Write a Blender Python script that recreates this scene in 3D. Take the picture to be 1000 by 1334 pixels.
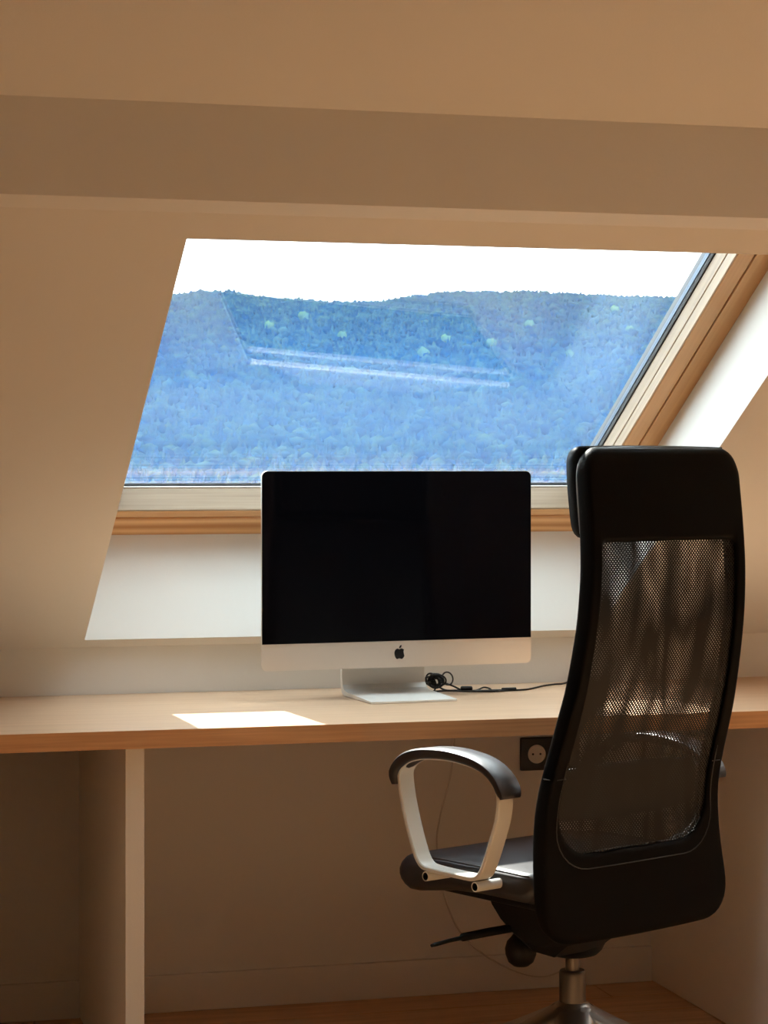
import bpy, bmesh, math, random
import numpy as np
from mathutils import Vector, Matrix

random.seed(7)
RNG = np.random.default_rng(7)
scene = bpy.context.scene
for o in list(bpy.data.objects):
    bpy.data.objects.remove(o)
COL = scene.collection
PI = math.pi

# ------------------------------------------------------------------ camera
cam_data = bpy.data.cameras.new('camera')
cam = bpy.data.objects.new('camera', cam_data)
COL.objects.link(cam)
cam.location = (0, 0, 1.265)
cam.rotation_euler = (PI / 2, 0, -math.radians(15.28))
cam_data.sensor_fit = 'HORIZONTAL'
cam_data.sensor_width = 36
cam_data.lens = 2900 / 1000 * 36
cam_data.shift_y = -(667 - 607.8) / 1000
cam_data.clip_start = 0.05
cam_data.clip_end = 6000
scene.camera = cam

# ------------------------------------------------------------------ light and exposure
SUN_DIR = Vector((0.10, -1.0, -1.0)).normalized()
world = bpy.data.worlds.new('sky')
scene.world = world
world.use_nodes = True
wn = world.node_tree.nodes
wl = world.node_tree.links
bg = wn['Background']
# bright thin overcast all round, a little bluer overhead, with faint soft clouds
tcw = wn.new('ShaderNodeTexCoord')
cl = wn.new('ShaderNodeTexNoise')
cl.inputs['Scale'].default_value = 3.0
cl.inputs['Detail'].default_value = 5
mpw = wn.new('ShaderNodeMapping')
mpw.inputs['Scale'].default_value = (1, 1, 3.5)
wl.new(tcw.outputs['Generated'], mpw.inputs['Vector'])
wl.new(mpw.outputs['Vector'], cl.inputs['Vector'])
crw = wn.new('ShaderNodeValToRGB')
crw.color_ramp.elements[0].position = 0.35
crw.color_ramp.elements[0].color = (0.74, 0.88, 0.98, 1)
crw.color_ramp.elements[1].position = 0.65
crw.color_ramp.elements[1].color = (0.92, 0.98, 1.0, 1)
wl.new(cl.outputs['Fac'], crw.inputs['Fac'])
wl.new(crw.outputs['Color'], bg.inputs['Color'])
bg.inputs['Strength'].default_value = 2.5

sun_data = bpy.data.lights.new('sun', 'SUN')
sun_data.energy = 7.2
sun_data.angle = math.radians(0.53)
sun_data.color = (1.0, 0.95, 0.87)
sun = bpy.data.objects.new('sun', sun_data)
COL.objects.link(sun)
sun.rotation_euler = SUN_DIR.to_track_quat('-Z', 'Y').to_euler()
sun.location = (0, 30, 40)

scene.view_settings.view_transform = 'Standard'
scene.view_settings.look = 'None'
scene.view_settings.gamma = 1.0
scene.view_settings.use_curve_mapping = False
scene.view_settings.exposure = 1.3
scene.cycles.use_denoising = True
scene.cycles.max_bounces = 14
scene.cycles.diffuse_bounces = 8
scene.cycles.transparent_max_bounces = 48
scene.cycles.volume_bounces = 0
scene.cycles.sample_clamp_indirect = 6.0
scene.cycles.caustics_reflective = False
scene.cycles.caustics_refractive = False

# ------------------------------------------------------------------ helpers
def mk(name, verts, faces, mat=None, parent=None, smooth=False, fmats=None):
    me = bpy.data.meshes.new(name)
    me.from_pydata([tuple(v) for v in verts], [], faces)
    me.validate()
    o = bpy.data.objects.new(name, me)
    COL.objects.link(o)
    if mat is not None:
        for m in (mat if isinstance(mat, (list, tuple)) else [mat]):
            me.materials.append(m)
    if fmats is not None:
        me.polygons.foreach_set('material_index', fmats)
    if smooth:
        me.polygons.foreach_set('use_smooth', [True] * len(me.polygons))
    if parent is not None:
        o.parent = parent
    return o


def frombm(name, bm, mat, parent=None, smooth=False):
    bmesh.ops.recalc_face_normals(bm, faces=bm.faces)
    me = bpy.data.meshes.new(name)
    bm.to_mesh(me)
    bm.free()
    o = bpy.data.objects.new(name, me)
    COL.objects.link(o)
    me.materials.append(mat)
    if smooth:
        me.polygons.foreach_set('use_smooth', [True] * len(me.polygons))
    if parent is not None:
        o.parent = parent
    return o


def bm_box(bm, x0, x1, y0, y1, z0, z1, bevel=0.0, seg=2):
    c = [(x0, y0, z0), (x1, y0, z0), (x1, y1, z0), (x0, y1, z0), (x0, y0, z1), (x1, y0, z1), (x1, y1, z1), (x0, y1, z1)]
    return bm_hexa(bm, c, bevel, seg)


def bm_hexa(bm, c, bevel=0.0, seg=2):
    v = [bm.verts.new(p) for p in c]
    fs = [bm.faces.new([v[i] for i in f]) for f in ((0, 3, 2, 1), (4, 5, 6, 7), (0, 1, 5, 4), (1, 2, 6, 5), (2, 3, 7, 6), (3, 0, 4, 7))]
    if bevel > 0:
        es = list({e for f in fs for e in f.edges})
        bmesh.ops.bevel(bm, geom=es, offset=bevel, segments=seg, profile=0.5, affect='EDGES')


def box(name, x0, x1, y0, y1, z0, z1, mat, parent=None, bevel=0.0, seg=2):
    bm = bmesh.new()
    bm_box(bm, x0, x1, y0, y1, z0, z1, bevel, seg)
    return frombm(name, bm, mat, parent)


def hexa(name, corners, mat, parent=None, bevel=0.0):
    bm = bmesh.new()
    bm_hexa(bm, corners, bevel)
    return frombm(name, bm, mat, parent)


def catmull(pts, n=8, closed=False):
    P = [np.array(p, float) for p in pts]
    m = len(P)
    out = []
    rng = range(m if closed else m - 1)
    for i in rng:
        p1, p2 = P[i], P[(i + 1) % m]
        p0 = P[(i - 1) % m] if (closed or i > 0) else 2 * p1 - p2
        p3 = P[(i + 2) % m] if (closed or i + 2 < m) else 2 * p2 - p1
        for k in range(n):
            t = k / n
            out.append(0.5 * ((2 * p1) + (-p0 + p2) * t + (2 * p0 - 5 * p1 + 4 * p2 - p3) * t * t + (-p0 + 3 * p1 - 3 * p2 + p3) * t ** 3))
    if not closed:
        out.append(P[-1])
    return out


def sweep(path, section, up=None, closed=False, scales=None):
    """sweep a 2-D section (list of (a,b)) along a path; a along the binormal, b along the normal"""
    path = [np.array(p, float) for p in path]
    n = len(path)
    T = []
    for i in range(n):
        a = path[(i - 1) % n] if (closed or i > 0) else path[i]
        b = path[(i + 1) % n] if (closed or i < n - 1) else path[i]
        t = b - a
        T.append(t / (np.linalg.norm(t) + 1e-12))
    verts, faces = [], []
    if up is None:
        ref = np.array([0, 0, 1.0])
        if abs(T[0] @ ref) > 0.9:
            ref = np.array([1.0, 0, 0])
        B = np.cross(T[0], ref)
    m = len(section)
    for i in range(n):
        if up is not None:
            B = np.array(up, float)
            B = B - T[i] * (B @ T[i])
        else:
            B = B - T[i] * (B @ T[i])
        B /= np.linalg.norm(B)
        N = np.cross(T[i], B)
        sc = scales[i] if scales is not None else 1.0
        for a, b in section:
            verts.append(path[i] + (B * a + N * b) * sc)
    rows = n if closed else n - 1
    for i in range(rows):
        j = (i + 1) % n
        for k in range(m):
            l = (k + 1) % m
            faces.append((i * m + k, i * m + l, j * m + l, j * m + k))
    if not closed:
        faces.append(tuple(range(m))[::-1])
        faces.append(tuple((n - 1) * m + k for k in range(m)))
    return verts, faces


def circle(r, n=10):
    return [(r * math.cos(2 * PI * k / n), r * math.sin(2 * PI * k / n)) for k in range(n)]


def tube(name, path, r, mat, parent=None, closed=False, n=10, scales=None):
    v, f = sweep(path, circle(r, n), None, closed, scales)
    o = mk(name, v, f, mat, parent, True)
    fix_normals(o)
    return o


def fix_normals(o):
    bm = bmesh.new()
    bm.from_mesh(o.data)
    bmesh.ops.recalc_face_normals(bm, faces=bm.faces)
    bm.to_mesh(o.data)
    bm.free()


def lathe(name, prof, mat, parent=None, n=32, center=(0, 0, 0), smooth=True):
    v, f = [], []
    for r, z in prof:
        for k in range(n):
            a = 2 * PI * k / n
            v.append((center[0] + r * math.cos(a), center[1] + r * math.sin(a), center[2] + z))
    for i in range(len(prof) - 1):
        for k in range(n):
            l = (k + 1) % n
            f.append((i * n + k, i * n + l, (i + 1) * n + l, (i + 1) * n + k))
    f.append(tuple(range(n))[::-1])
    f.append(tuple((len(prof) - 1) * n + k for k in range(n)))
    o = mk(name, v, f, mat, parent, False)
    fix_normals(o)
    if smooth:
        smooth_by_angle(o)
    return o


def smooth_by_angle(o, ang=35):
    me = o.data
    me.polygons.foreach_set('use_smooth', [True] * len(me.polygons))
    bm = bmesh.new()
    bm.from_mesh(me)
    lim = math.radians(ang)
    for e in bm.edges:
        if len(e.link_faces) == 2 and e.calc_face_angle(0) > lim:
            e.smooth = False
    bm.to_mesh(me)
    bm.free()


def empty(name, loc=(0, 0, 0), rot=(0, 0, 0)):
    o = bpy.data.objects.new(name, None)
    COL.objects.link(o)
    o.location = loc
    o.rotation_euler = rot
    o.empty_display_size = 0.1
    return o


def tag(o, label, cat, group=None):
    o['label'] = label
    o['category'] = cat
    if group:
        o['group'] = group
    return o


def struct(o):
    o['kind'] = 'structure'
    return o

# ------------------------------------------------------------------ materials
def material(name, color=(0.8, 0.8, 0.8), rough=0.5, metal=0.0, spec=0.5):
    m = bpy.data.materials.new(name)
    m.use_nodes = True
    b = m.node_tree.nodes['Principled BSDF']
    b.inputs['Base Color'].default_value = (*color, 1)
    b.inputs['Roughness'].default_value = rough
    b.inputs['Metallic'].default_value = metal
    b.inputs['Specular IOR Level'].default_value = spec
    return m, m.node_tree.nodes, m.node_tree.links, b


def noise_tint(nodes, links, b, c1, c2, scale, mapping=(1, 1, 1), detail=4, lo=0.35, hi=0.65, rot=(0, 0, 0)):
    tc = nodes.new('ShaderNodeTexCoord')
    mp = nodes.new('ShaderNodeMapping')
    mp.inputs['Scale'].default_value = mapping
    mp.inputs['Rotation'].default_value = rot
    ns = nodes.new('ShaderNodeTexNoise')
    ns.inputs['Scale'].default_value = scale
    ns.inputs['Detail'].default_value = detail
    cr = nodes.new('ShaderNodeValToRGB')
    cr.color_ramp.elements[0].position = lo
    cr.color_ramp.elements[0].color = (*c1, 1)
    cr.color_ramp.elements[1].position = hi
    cr.color_ramp.elements[1].color = (*c2, 1)
    links.new(tc.outputs['Object'], mp.inputs['Vector'])
    links.new(mp.outputs['Vector'], ns.inputs['Vector'])
    links.new(ns.outputs['Fac'], cr.inputs['Fac'])
    links.new(cr.outputs['Color'], b.inputs['Base Color'])
    return ns


def bump(nodes, links, b, scale, strength, dist=0.001, detail=3):
    tc = nodes.new('ShaderNodeTexCoord')
    ns = nodes.new('ShaderNodeTexNoise')
    ns.inputs['Scale'].default_value = scale
    ns.inputs['Detail'].default_value = detail
    bp = nodes.new('ShaderNodeBump')
    bp.inputs['Strength'].default_value = strength
    bp.inputs['Distance'].default_value = dist
    links.new(tc.outputs['Object'], ns.inputs['Vector'])
    links.new(ns.outputs['Fac'], bp.inputs['Height'])
    links.new(bp.outputs['Normal'], b.inputs['Normal'])


def plaster(name, color):
    m, n, l, b = material(name, color, 0.85, 0, 0.2)
    bump(n, l, b, 220, 0.25, 0.0008)
    return m


def wood(name, c1, c2, mapping, scale=6, rough=0.45, rings=None, spec=0.4):
    m, n, l, b = material(name, c1, rough, 0, spec)
    noise_tint(n, l, b, c1, c2, scale, mapping, 6, 0.32, 0.68)
    if rings is not None:
        tc = n.new('ShaderNodeTexCoord')
        mp = n.new('ShaderNodeMapping')
        mp.inputs['Scale'].default_value = rings
        wv = n.new('ShaderNodeTexWave')
        wv.wave_type = 'RINGS'
        wv.inputs['Scale'].default_value = 4
        wv.inputs['Distortion'].default_value = 3.0
        wv.inputs['Detail'].default_value = 1.0
        wv.inputs['Detail Scale'].default_value = 0.6
        l.new(tc.outputs['Object'], mp.inputs['Vector'])
        l.new(mp.outputs['Vector'], wv.inputs['Vector'])
        mx = n.new('ShaderNodeMix')
        mx.data_type = 'RGBA'
        mx.blend_type = 'MULTIPLY'
        l.new(wv.outputs['Fac'], mx.inputs[0])
        src = b.inputs['Base Color'].links[0].from_socket
        l.new(src, mx.inputs[6])
        mx.inputs[7].default_value = (0.66, 0.47, 0.32, 1)
        l.new(mx.outputs[2], b.inputs['Base Color'])
    return m


WALL = plaster('painted_plaster', (0.76, 0.745, 0.705))
LINING = WALL
WHITE_PANEL = plaster('white_panel', (0.84, 0.81, 0.75))
FLOORBASE, *_ = material('floor_base', (0.10, 0.05, 0.025), 0.7)
PLANK = wood('oak_plank', (0.52, 0.29, 0.145), (0.68, 0.42, 0.23), (1.2, 14, 14), 3, 0.4)
DESK_TOP = wood('beech_laminate', (0.57, 0.38, 0.24), (0.65, 0.45, 0.295), (1.0, 26, 26), 3, 0.38)
DESK_EDGE = wood('beech_edge', (0.58, 0.305, 0.135), (0.72, 0.40, 0.19), (1.5, 30, 60), 3, 0.45)
PINE_X = wood('pine_along_x', (0.62, 0.33, 0.14), (0.72, 0.42, 0.19), (0.8, 40, 40), 3, 0.4)
PINE_RING = wood('pine_cathedral_grain', (0.74, 0.42, 0.18), (0.82, 0.50, 0.24), (0.8, 30, 30), 3, 0.4, rings=(0.5, 6, 6))
PINE_V = wood('pine_along_slope', (0.58, 0.31, 0.13), (0.66, 0.38, 0.17), (40, 0.8, 40), 3, 0.4)
PINE_PALE = wood('pale_pine', (0.46, 0.35, 0.24), (0.60, 0.48, 0.35), (40, 0.8, 40), 4, 0.4)
PINE_PALE_X = wood('pale_pine_rail', (0.28, 0.20, 0.13), (0.36, 0.27, 0.18), (0.8, 40, 40), 4, 0.4)
GASKET, *_ = material('black_rubber', (0.012, 0.013, 0.016), 0.6)
SPACER, *_ = material('aluminium_spacer', (0.16, 0.20, 0.26), 0.4, 0.9)
CLADDING, *_ = material('grey_cladding', (0.10, 0.11, 0.12), 0.5, 0.4)
ALU, _n, _l, _b = material('anodised_aluminium', (0.86, 0.82, 0.77), 0.36, 0.92)
bump(_n, _l, _b, 900, 0.08, 0.0003)
ALU_STAND, *_ = material('satin_aluminium', (0.82, 0.81, 0.77), 0.45, 0.2)
SCREEN, *_ = material('black_screen_glass', (0.002, 0.002, 0.003), 0.06, 0, 0.12)
BLACK_GLOSS, *_ = material('black_logo', (0.004, 0.004, 0.005), 0.25)
LEATHER, _n, _l, _b = material('black_leather', (0.0015, 0.0013, 0.0012), 0.45, 0, 0.07)
bump(_n, _l, _b, 420, 0.35, 0.0006)
LEATHER_COVER, _n, _l, _b = material('black_back_cover', (0.0035, 0.003, 0.0026), 0.65, 0, 0.08)
bump(_n, _l, _b, 500, 0.3, 0.0006)
SEAT_LEATHER, _n, _l, _b = material('seat_leather', (0.012, 0.012, 0.016), 0.40, 0, 0.7)
bump(_n, _l, _b, 420, 0.35, 0.0006)
PIPING, *_ = material('seam_piping', (0.03, 0.028, 0.028), 0.3)
BLACK_PLASTIC, *_ = material('black_plastic', (0.006, 0.006, 0.0065), 0.45, 0, 0.2)
ARM_PAINT, *_ = material('pale_grey_painted_metal', (0.66, 0.65, 0.60), 0.42, 0.0, 0.5)
STEEL, *_ = material('brushed_steel', (0.42, 0.37, 0.33), 0.32, 1.0)
DARK_STEEL, *_ = material('dark_steel_tube', (0.16, 0.14, 0.12), 0.35, 1.0)
BASE_METAL, *_ = material('cast_aluminium', (0.50, 0.46, 0.42), 0.4, 1.0)
BLACK_CABLE, *_ = material('black_cable', (0.02, 0.019, 0.018), 0.5)
WHITE_CABLE, *_ = material('white_cable', (0.60, 0.57, 0.52), 0.5)
SOCKET_BLACK, *_ = material('socket_black', (0.012, 0.012, 0.013), 0.4)
SOCKET_WHITE, *_ = material('socket_white', (0.7, 0.68, 0.64), 0.4)


def glass_material(name, dust, streaks):
    m = bpy.data.materials.new(name)
    m.use_nodes = True
    n, l = m.node_tree.nodes, m.node_tree.links
    n.clear()
    out = n.new('ShaderNodeOutputMaterial')
    lw = n.new('ShaderNodeLayerWeight')
    lw.inputs['Blend'].default_value = 0.5
    pw = n.new('ShaderNodeMath')
    pw.operation = 'POWER'
    pw.inputs[1].default_value = 5
    l.new(lw.outputs['Facing'], pw.inputs[0])
    ma = n.new('ShaderNodeMath')
    ma.operation = 'MULTIPLY_ADD'
    ma.inputs[1].default_value = 0.96
    ma.inputs[2].default_value = 0.04
    l.new(pw.outputs[0], ma.inputs[0])
    tr = n.new('ShaderNodeBsdfTransparent')
    tr.inputs['Color'].default_value = (0.985, 0.995, 0.992, 1)
    gl = n.new('ShaderNodeBsdfGlossy')
    gl.inputs['Roughness'].default_value = 0.0
    mx = n.new('ShaderNodeMixShader')
    l.new(ma.outputs[0], mx.inputs['Fac'])
    l.new(tr.outputs[0], mx.inputs[1])
    l.new(gl.outputs[0], mx.inputs[2])
    if dust <= 0:
        l.new(mx.outputs[0], out.inputs['Surface'])
        return m
    tc = n.new('ShaderNodeTexCoord')
    # soft film of dust
    n1 = n.new('ShaderNodeTexNoise')
    n1.inputs['Scale'].default_value = 5
    n1.inputs['Detail'].default_value = 5
    l.new(tc.outputs['Object'], n1.inputs['Vector'])
    r1 = n.new('ShaderNodeMapRange')
    r1.inputs['From Min'].default_value = 0.3
    r1.inputs['From Max'].default_value = 0.7
    r1.inputs['To Min'].default_value = dust * 0.75
    r1.inputs['To Max'].default_value = dust * 1.25
    l.new(n1.outputs['Fac'], r1.inputs['Value'])
    # specks
    vo = n.new('ShaderNodeTexVoronoi')
    vo.inputs['Scale'].default_value = 38
    l.new(tc.outputs['Object'], vo.inputs['Vector'])
    ls = n.new('ShaderNodeMath')
    ls.operation = 'LESS_THAN'
    ls.inputs[1].default_value = 0.035
    l.new(vo.outputs['Distance'], ls.inputs[0])
    wn_ = n.new('ShaderNodeTexWhiteNoise')
    l.new(vo.outputs['Position'], wn_.inputs['Vector'])
    gt = n.new('ShaderNodeMath')
    gt.operation = 'GREATER_THAN'
    gt.inputs[1].default_value = 0.80
    l.new(wn_.outputs['Value'], gt.inputs[0])
    sp = n.new('ShaderNodeMath')
    sp.operation = 'MULTIPLY'
    l.new(ls.outputs[0], sp.inputs[0])
    l.new(gt.outputs[0], sp.inputs[1])
    sp2 = n.new('ShaderNodeMath')
    sp2.operation = 'MULTIPLY'
    sp2.inputs[1].default_value = 0.22
    l.new(sp.outputs[0], sp2.inputs[0])
    ad = n.new('ShaderNodeMath')
    ad.operation = 'ADD'
    l.new(r1.outputs[0], ad.inputs[0])
    l.new(sp2.outputs[0], ad.inputs[1])
    last = ad
    if streaks:
        # run marks near the lower edge of the pane (local y runs up the slope)
        mp = n.new('ShaderNodeMapping')
        mp.inputs['Scale'].default_value = (130, 9, 1)
        l.new(tc.outputs['Object'], mp.inputs['Vector'])
        n2 = n.new('ShaderNodeTexNoise')
        n2.inputs['Scale'].default_value = 1
        n2.inputs['Detail'].default_value = 2
        l.new(mp.outputs['Vector'], n2.inputs['Vector'])
        r2 = n.new('ShaderNodeMapRange')
        r2.inputs['From Min'].default_value = 0.42
        r2.inputs['From Max'].default_value = 0.72
        l.new(n2.outputs['Fac'], r2.inputs['Value'])
        sx = n.new('ShaderNodeSeparateXYZ')
        l.new(tc.outputs['Object'], sx.inputs[0])
        r3 = n.new('ShaderNodeMapRange')
        r3.inputs['From Min'].default_value = 0.165
        r3.inputs['From Max'].default_value = 0.30
        r3.inputs['To Min'].default_value = 0.028
        r3.inputs['To Max'].default_value = 0.0
        l.new(sx.outputs['Y'], r3.inputs['Value'])
        m2 = n.new('ShaderNodeMath')
        m2.operation = 'MULTIPLY'
        l.new(r2.outputs[0], m2.inputs[0])
        l.new(r3.outputs[0], m2.inputs[1])
        ad2 = n.new('ShaderNodeMath')
        ad2.operation = 'ADD'
        l.new(ad.outputs[0], ad2.inputs[0])
        l.new(m2.outputs[0], ad2.inputs[1])
        last = ad2
    tl = n.new('ShaderNodeBsdfTranslucent')
    tl.inputs['Color'].default_value = (0.9, 0.9, 0.88, 1)
    df = n.new('ShaderNodeBsdfDiffuse')
    df.inputs['Color'].default_value = (0.8, 0.8, 0.78, 1)
    dm = n.new('ShaderNodeMixShader')
    dm.inputs['Fac'].default_value = 0.35
    l.new(tl.outputs[0], dm.inputs[1])
    l.new(df.outputs[0], dm.inputs[2])
    fx = n.new('ShaderNodeMixShader')
    l.new(last.outputs[0], fx.inputs['Fac'])
    l.new(mx.outputs[0], fx.inputs[1])
    l.new(dm.outputs[0], fx.inputs[2])
    l.new(fx.outputs[0], out.inputs['Surface'])
    return m


GLASS_IN = glass_material('inner_pane_glass', 0.0, False)
GLASS_OUT = glass_material('dusty_outer_pane_glass', 0.006, True)

# ------------------------------------------------------------------ structure
A = math.radians(31)
SA, CA = math.sin(A), math.cos(A)
YW = 5.12            # plane of the knee wall
ZC = 0.849           # crease between knee wall and sloping ceiling
XL, XR, YB = -2.0, 5.1, -2.2


def slope(x, v, o):
    """point on the roof slope: v metres up the slope from the crease, o metres outwards"""
    return (x, YW - v * CA + o * SA, ZC + v * SA + o * CA)


def slab(bm, x0, x1, v0, v1, o0=0.0, o1=0.30, v0o=None, v1o=None):
    a = v0 if v0o is None else v0o
    b = v1 if v1o is None else v1o
    c = [slope(x0, v0, o0), slope(x1, v0, o0), slope(x1, v1, o0), slope(x0, v1, o0),
         slope(x0, a, o1), slope(x1, a, o1), slope(x1, b, o1), slope(x0, b, o1)]
    bm_hexa(bm, c)


WX0, WX1 = 0.681, 1.927          # main window opening
WV0, WV1 = 0.038, 1.567
FILL_HOLES = [(2.62, 3.72)]   # unseen roof window added in the same row to brighten the room
FILL_HIGH = [(1.2, 2.5)]   # unseen roof window added further up the slope as fill light
UV0, UV1 = 2.45, 3.6
OF = 0.265                       # the wooden frame sits this far out from the ceiling plane
LX0, LX1, LV0 = 0.665, 1.992, 0.055   # where the splayed lining meets the frame
VT = 4.3
bm = bmesh.new()
# lining and ceiling round the main window, one splayed block on each side
def block(c):
    bm_hexa(bm, [slope(*p) for p in c])
block([(XL, -0.35, 0), (WX0, -0.35, 0), (WX0, 1.66, 0), (XL, 1.66, 0), (XL, -0.35, OF), (LX0, -0.35, OF), (LX0, 1.66, OF), (XL, 1.66, OF)])
block([(WX1, -0.35, 0), (FILL_HOLES[0][0], -0.35, 0), (FILL_HOLES[0][0], 1.66, 0), (WX1, 1.66, 0), (LX1, -0.35, OF), (FILL_HOLES[0][0], -0.35, OF), (FILL_HOLES[0][0], 1.66, OF), (LX1, 1.66, OF)])
block([(WX0, -0.35, 0), (WX1, -0.35, 0), (WX1, WV0, 0), (WX0, WV0, 0), (LX0, -0.35, OF), (LX1, -0.35, OF), (LX1, LV0, OF), (LX0, LV0, OF)])
block([(WX0, WV1, 0), (WX1, WV1, 0), (WX1, 1.66, 0), (WX0, 1.66, 0), (LX0, 1.54, OF), (LX1, 1.54, OF), (LX1, 1.66, OF), (LX0, 1.66, OF)])
slab(bm, XL, LX0 - 0.04, -0.35, 1.66, OF, 0.37)
slab(bm, LX1 + 0.04, FILL_HOLES[0][0], -0.35, 1.66, OF, 0.37)
slab(bm, LX0 - 0.04, LX1 + 0.04, -0.35, 0.01, OF, 0.37)
slab(bm, LX0 - 0.04, LX1 + 0.04, 1.59, 1.66, OF, 0.37)
HV0, HV1 = 0.10, 1.45
slab(bm, FILL_HOLES[0][1], XR, -0.35, 1.66, 0, .37)
for h in FILL_HOLES:
    slab(bm, h[0], h[1], -0.35, HV0, 0, .37)
    slab(bm, h[0], h[1], HV1, 1.66, 0, .37)
slab(bm, XL, XR, 1.665, UV0, 0.0406, .37)
for x0, x1 in ((XL, FILL_HIGH[0][0]), (FILL_HIGH[0][1], XR)):
    slab(bm, x0, x1, UV0, UV1, 0.0406, .37)
slab(bm, XL, XR, UV1, VT, 0.0406, .37)
ztop = ZC + VT * SA + 0.0406 * CA
ytop = YW - VT * CA
bm_box(bm, XL, XR, YB, ytop + 0.05, ztop, ztop + 0.30)
ceiling = struct(frombm('ceiling', bm, WALL))

struct(box('wall_back', XL, XR, YW, YW + 0.35, -0.1, 0.78, WALL))
struct(hexa('wall_back', [(XL, YW, 0.78), (XR, YW, 0.78), (XR, YW + 0.35, 0.78), (XL, YW + 0.35, 0.78), (XL, YW, ZC), (XR, YW, ZC), (XR, YW + 0.35, ZC - 0.21), (XL, YW + 0.35, ZC - 0.21)], WALL))
struct(box('wall_left', XL - 0.15, XL, YB, YW + 0.25, 0, 3.6, WALL))
struct(box('wall_right', XR, XR + 0.15, YB, YW + 0.25, 0, 3.6, WALL))
struct(box('wall_rear', XL, XR, YB - 0.15, YB, 0, 3.6, WALL))

floor = struct(box('floor', XL, XR, YB, YW + 0.25, -0.12, -0.018, FLOORBASE))
pw_ = 0.145
rows = int((YW - 3.4) / pw_) + 1
for r in range(rows):
    y1 = YW - r * pw_
    y0 = y1 - pw_ + 0.0025
    x = XL + 0.7 * random.random() - 0.9
    while x < XR:
        ln = random.uniform(1.3, 2.1)
        a, b = max(x, XL), min(x + ln - 0.002, XR)
        if b - a > 0.05 and a < 3.2 and b > -0.4:
            box('plank', a, b, y0, y1, -0.018, 0.0, PLANK, floor, 0.0012, 1)
        x += ln
# the rest of the boards, towards and behind the camera, are far outside the picture: joined into one
bm = bmesh.new()
yy = YW - rows * pw_
while yy > YB:
    x = XL
    while x < XR:
        ln = random.uniform(1.4, 2.2)
        bm_box(bm, x, min(x + ln - 0.002, XR), max(yy - pw_ + 0.0025, YB), yy, -0.018, 0.0)
        x += ln
    yy -= pw_
rest = frombm('floorboards', bm, PLANK, floor)
rest['kind'] = 'stuff'
bm = bmesh.new()
for a, b in ((XL, -0.4), (3.2, XR)):
    bm_box(bm, a, b, YW - rows * pw_, YW, -0.018, -0.001)
o = frombm('floorboards', bm, PLANK, floor)
o['kind'] = 'stuff'

# boxed purlin across the slope
sec = [(3.534, 1.8515), (3.534, 1.6937), (3.712, 1.6937), (3.72, 1.76)]
v = [(x, y, z) for x in (XL, XR) for y, z in sec]
beam = struct(mk('trim_1', v, [(0, 1, 2, 3), (7, 6, 5, 4), (0, 4, 5, 1), (1, 5, 6, 2), (2, 6, 7, 3), (3, 7, 4, 0)], WALL))
fix_normals(beam)

# ------------------------------------------------------------------ main roof window
win = struct(empty('window_1', slope(0, 0, 0), (math.radians(149), 0, 0)))   # local x = along wall, y = up the slope, z = inwards
VTOP = 1.46            # upper edge of the visible glass, hidden above the opening
SX0, SX1 = 0.758, 1.904   # inner faces of the sash
FX0, FX1 = 0.720, 1.946   # joint between fixed frame and sash
SV0 = 0.163               # upper face of the bottom sash rail
OG = 0.342                # inner face of the glazing


def rail(name, x0, x1, v0, v1, o0, o1, mat, bevel=0.002):
    return box(name, x0, x1, v0, v1, -o1, -o0, mat, win, bevel)


G = 0.0016
F0, F1 = OF + 0.0005, OG + 0.025
E0, E1 = LX0 - 0.036, LX1 + 0.036
rail('frame_rail', E0, E1, 0.014, 0.131, F0, OG - 0.004, PINE_RING)
rail('frame_rail', E0, E1, VTOP + 0.043, 1.588, F0, OG - 0.004, PINE_X)
rail('frame_stile', FX1 + G, E1, 0.1325, VTOP + 0.041, F0, OG - 0.004, PINE_V)
rail('frame_stile', E0, FX0 - G, 0.1325, VTOP + 0.041, F0, OG - 0.004, PINE_V)
# sash: front faces in orange pine, inner glazing faces paler
rail('sash_rail', FX0 + G, FX1 - G, 0.134, SV0 - 0.003, F0 + 0.001, OG - 0.003, PINE_X)
rail('glazing_bead', SX0 - 0.006, SX1 + 0.006, SV0 - 0.0065, SV0, F0 + 0.003, OG - 0.012, PINE_PALE_X, 0.0025)
rail('sash_rail', FX0 + G, FX1 - G, VTOP, VTOP + 0.040, F0 + 0.001, OG - 0.003, PINE_X)
rail('sash_stile', SX1 + 0.003, FX1 - G, SV0 + 0.0005, VTOP - 0.001, F0 + 0.001, OG - 0.003, PINE_V)
rail('sash_stile', FX0 + G, SX0 - 0.003, SV0 + 0.0005, VTOP - 0.001, F0 + 0.001, OG - 0.003, PINE_V)
for x0, x1 in ((SX1 - 0.001, SX1 + 0.004), (SX0 - 0.004, SX0 + 0.001)):
    rail('glazing_bead', x0, x1, SV0 + 0.001, VTOP - 0.001, F0 + 0.031, OG - 0.012, PINE_PALE, 0.001)
for x0, x1 in ((SX1, SX1 + 0.004), (SX0 - 0.004, SX0)):
    rail('sash_lip', x0, x1, SV0 + 0.001, VTOP - 0.001, F0 + 0.003, F0 + 0.0295, PINE_PALE, 0.001)
# rubber gaskets
rail('gasket', SX0, SX1, SV0 - 0.005, SV0 + 0.0015, OG - 0.0085, OG - 0.0005, GASKET, 0.001)
rail('seal', SX0, SX1, SV0 - 0.005, SV0 + 0.0012, OG - 0.0115, OG - 0.0088, ALU_STAND, 0.0005)
rail('gasket', SX1 - 0.004, SX1 + 0.003, SV0 + 0.0025, VTOP, OG - 0.0115, OG - 0.0005, GASKET, 0.001)
rail('gasket', SX0 - 0.003, SX0 + 0.004, SV0 + 0.0025, VTOP, OG - 0.0115, OG - 0.0005, GASKET, 0.001)
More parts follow.
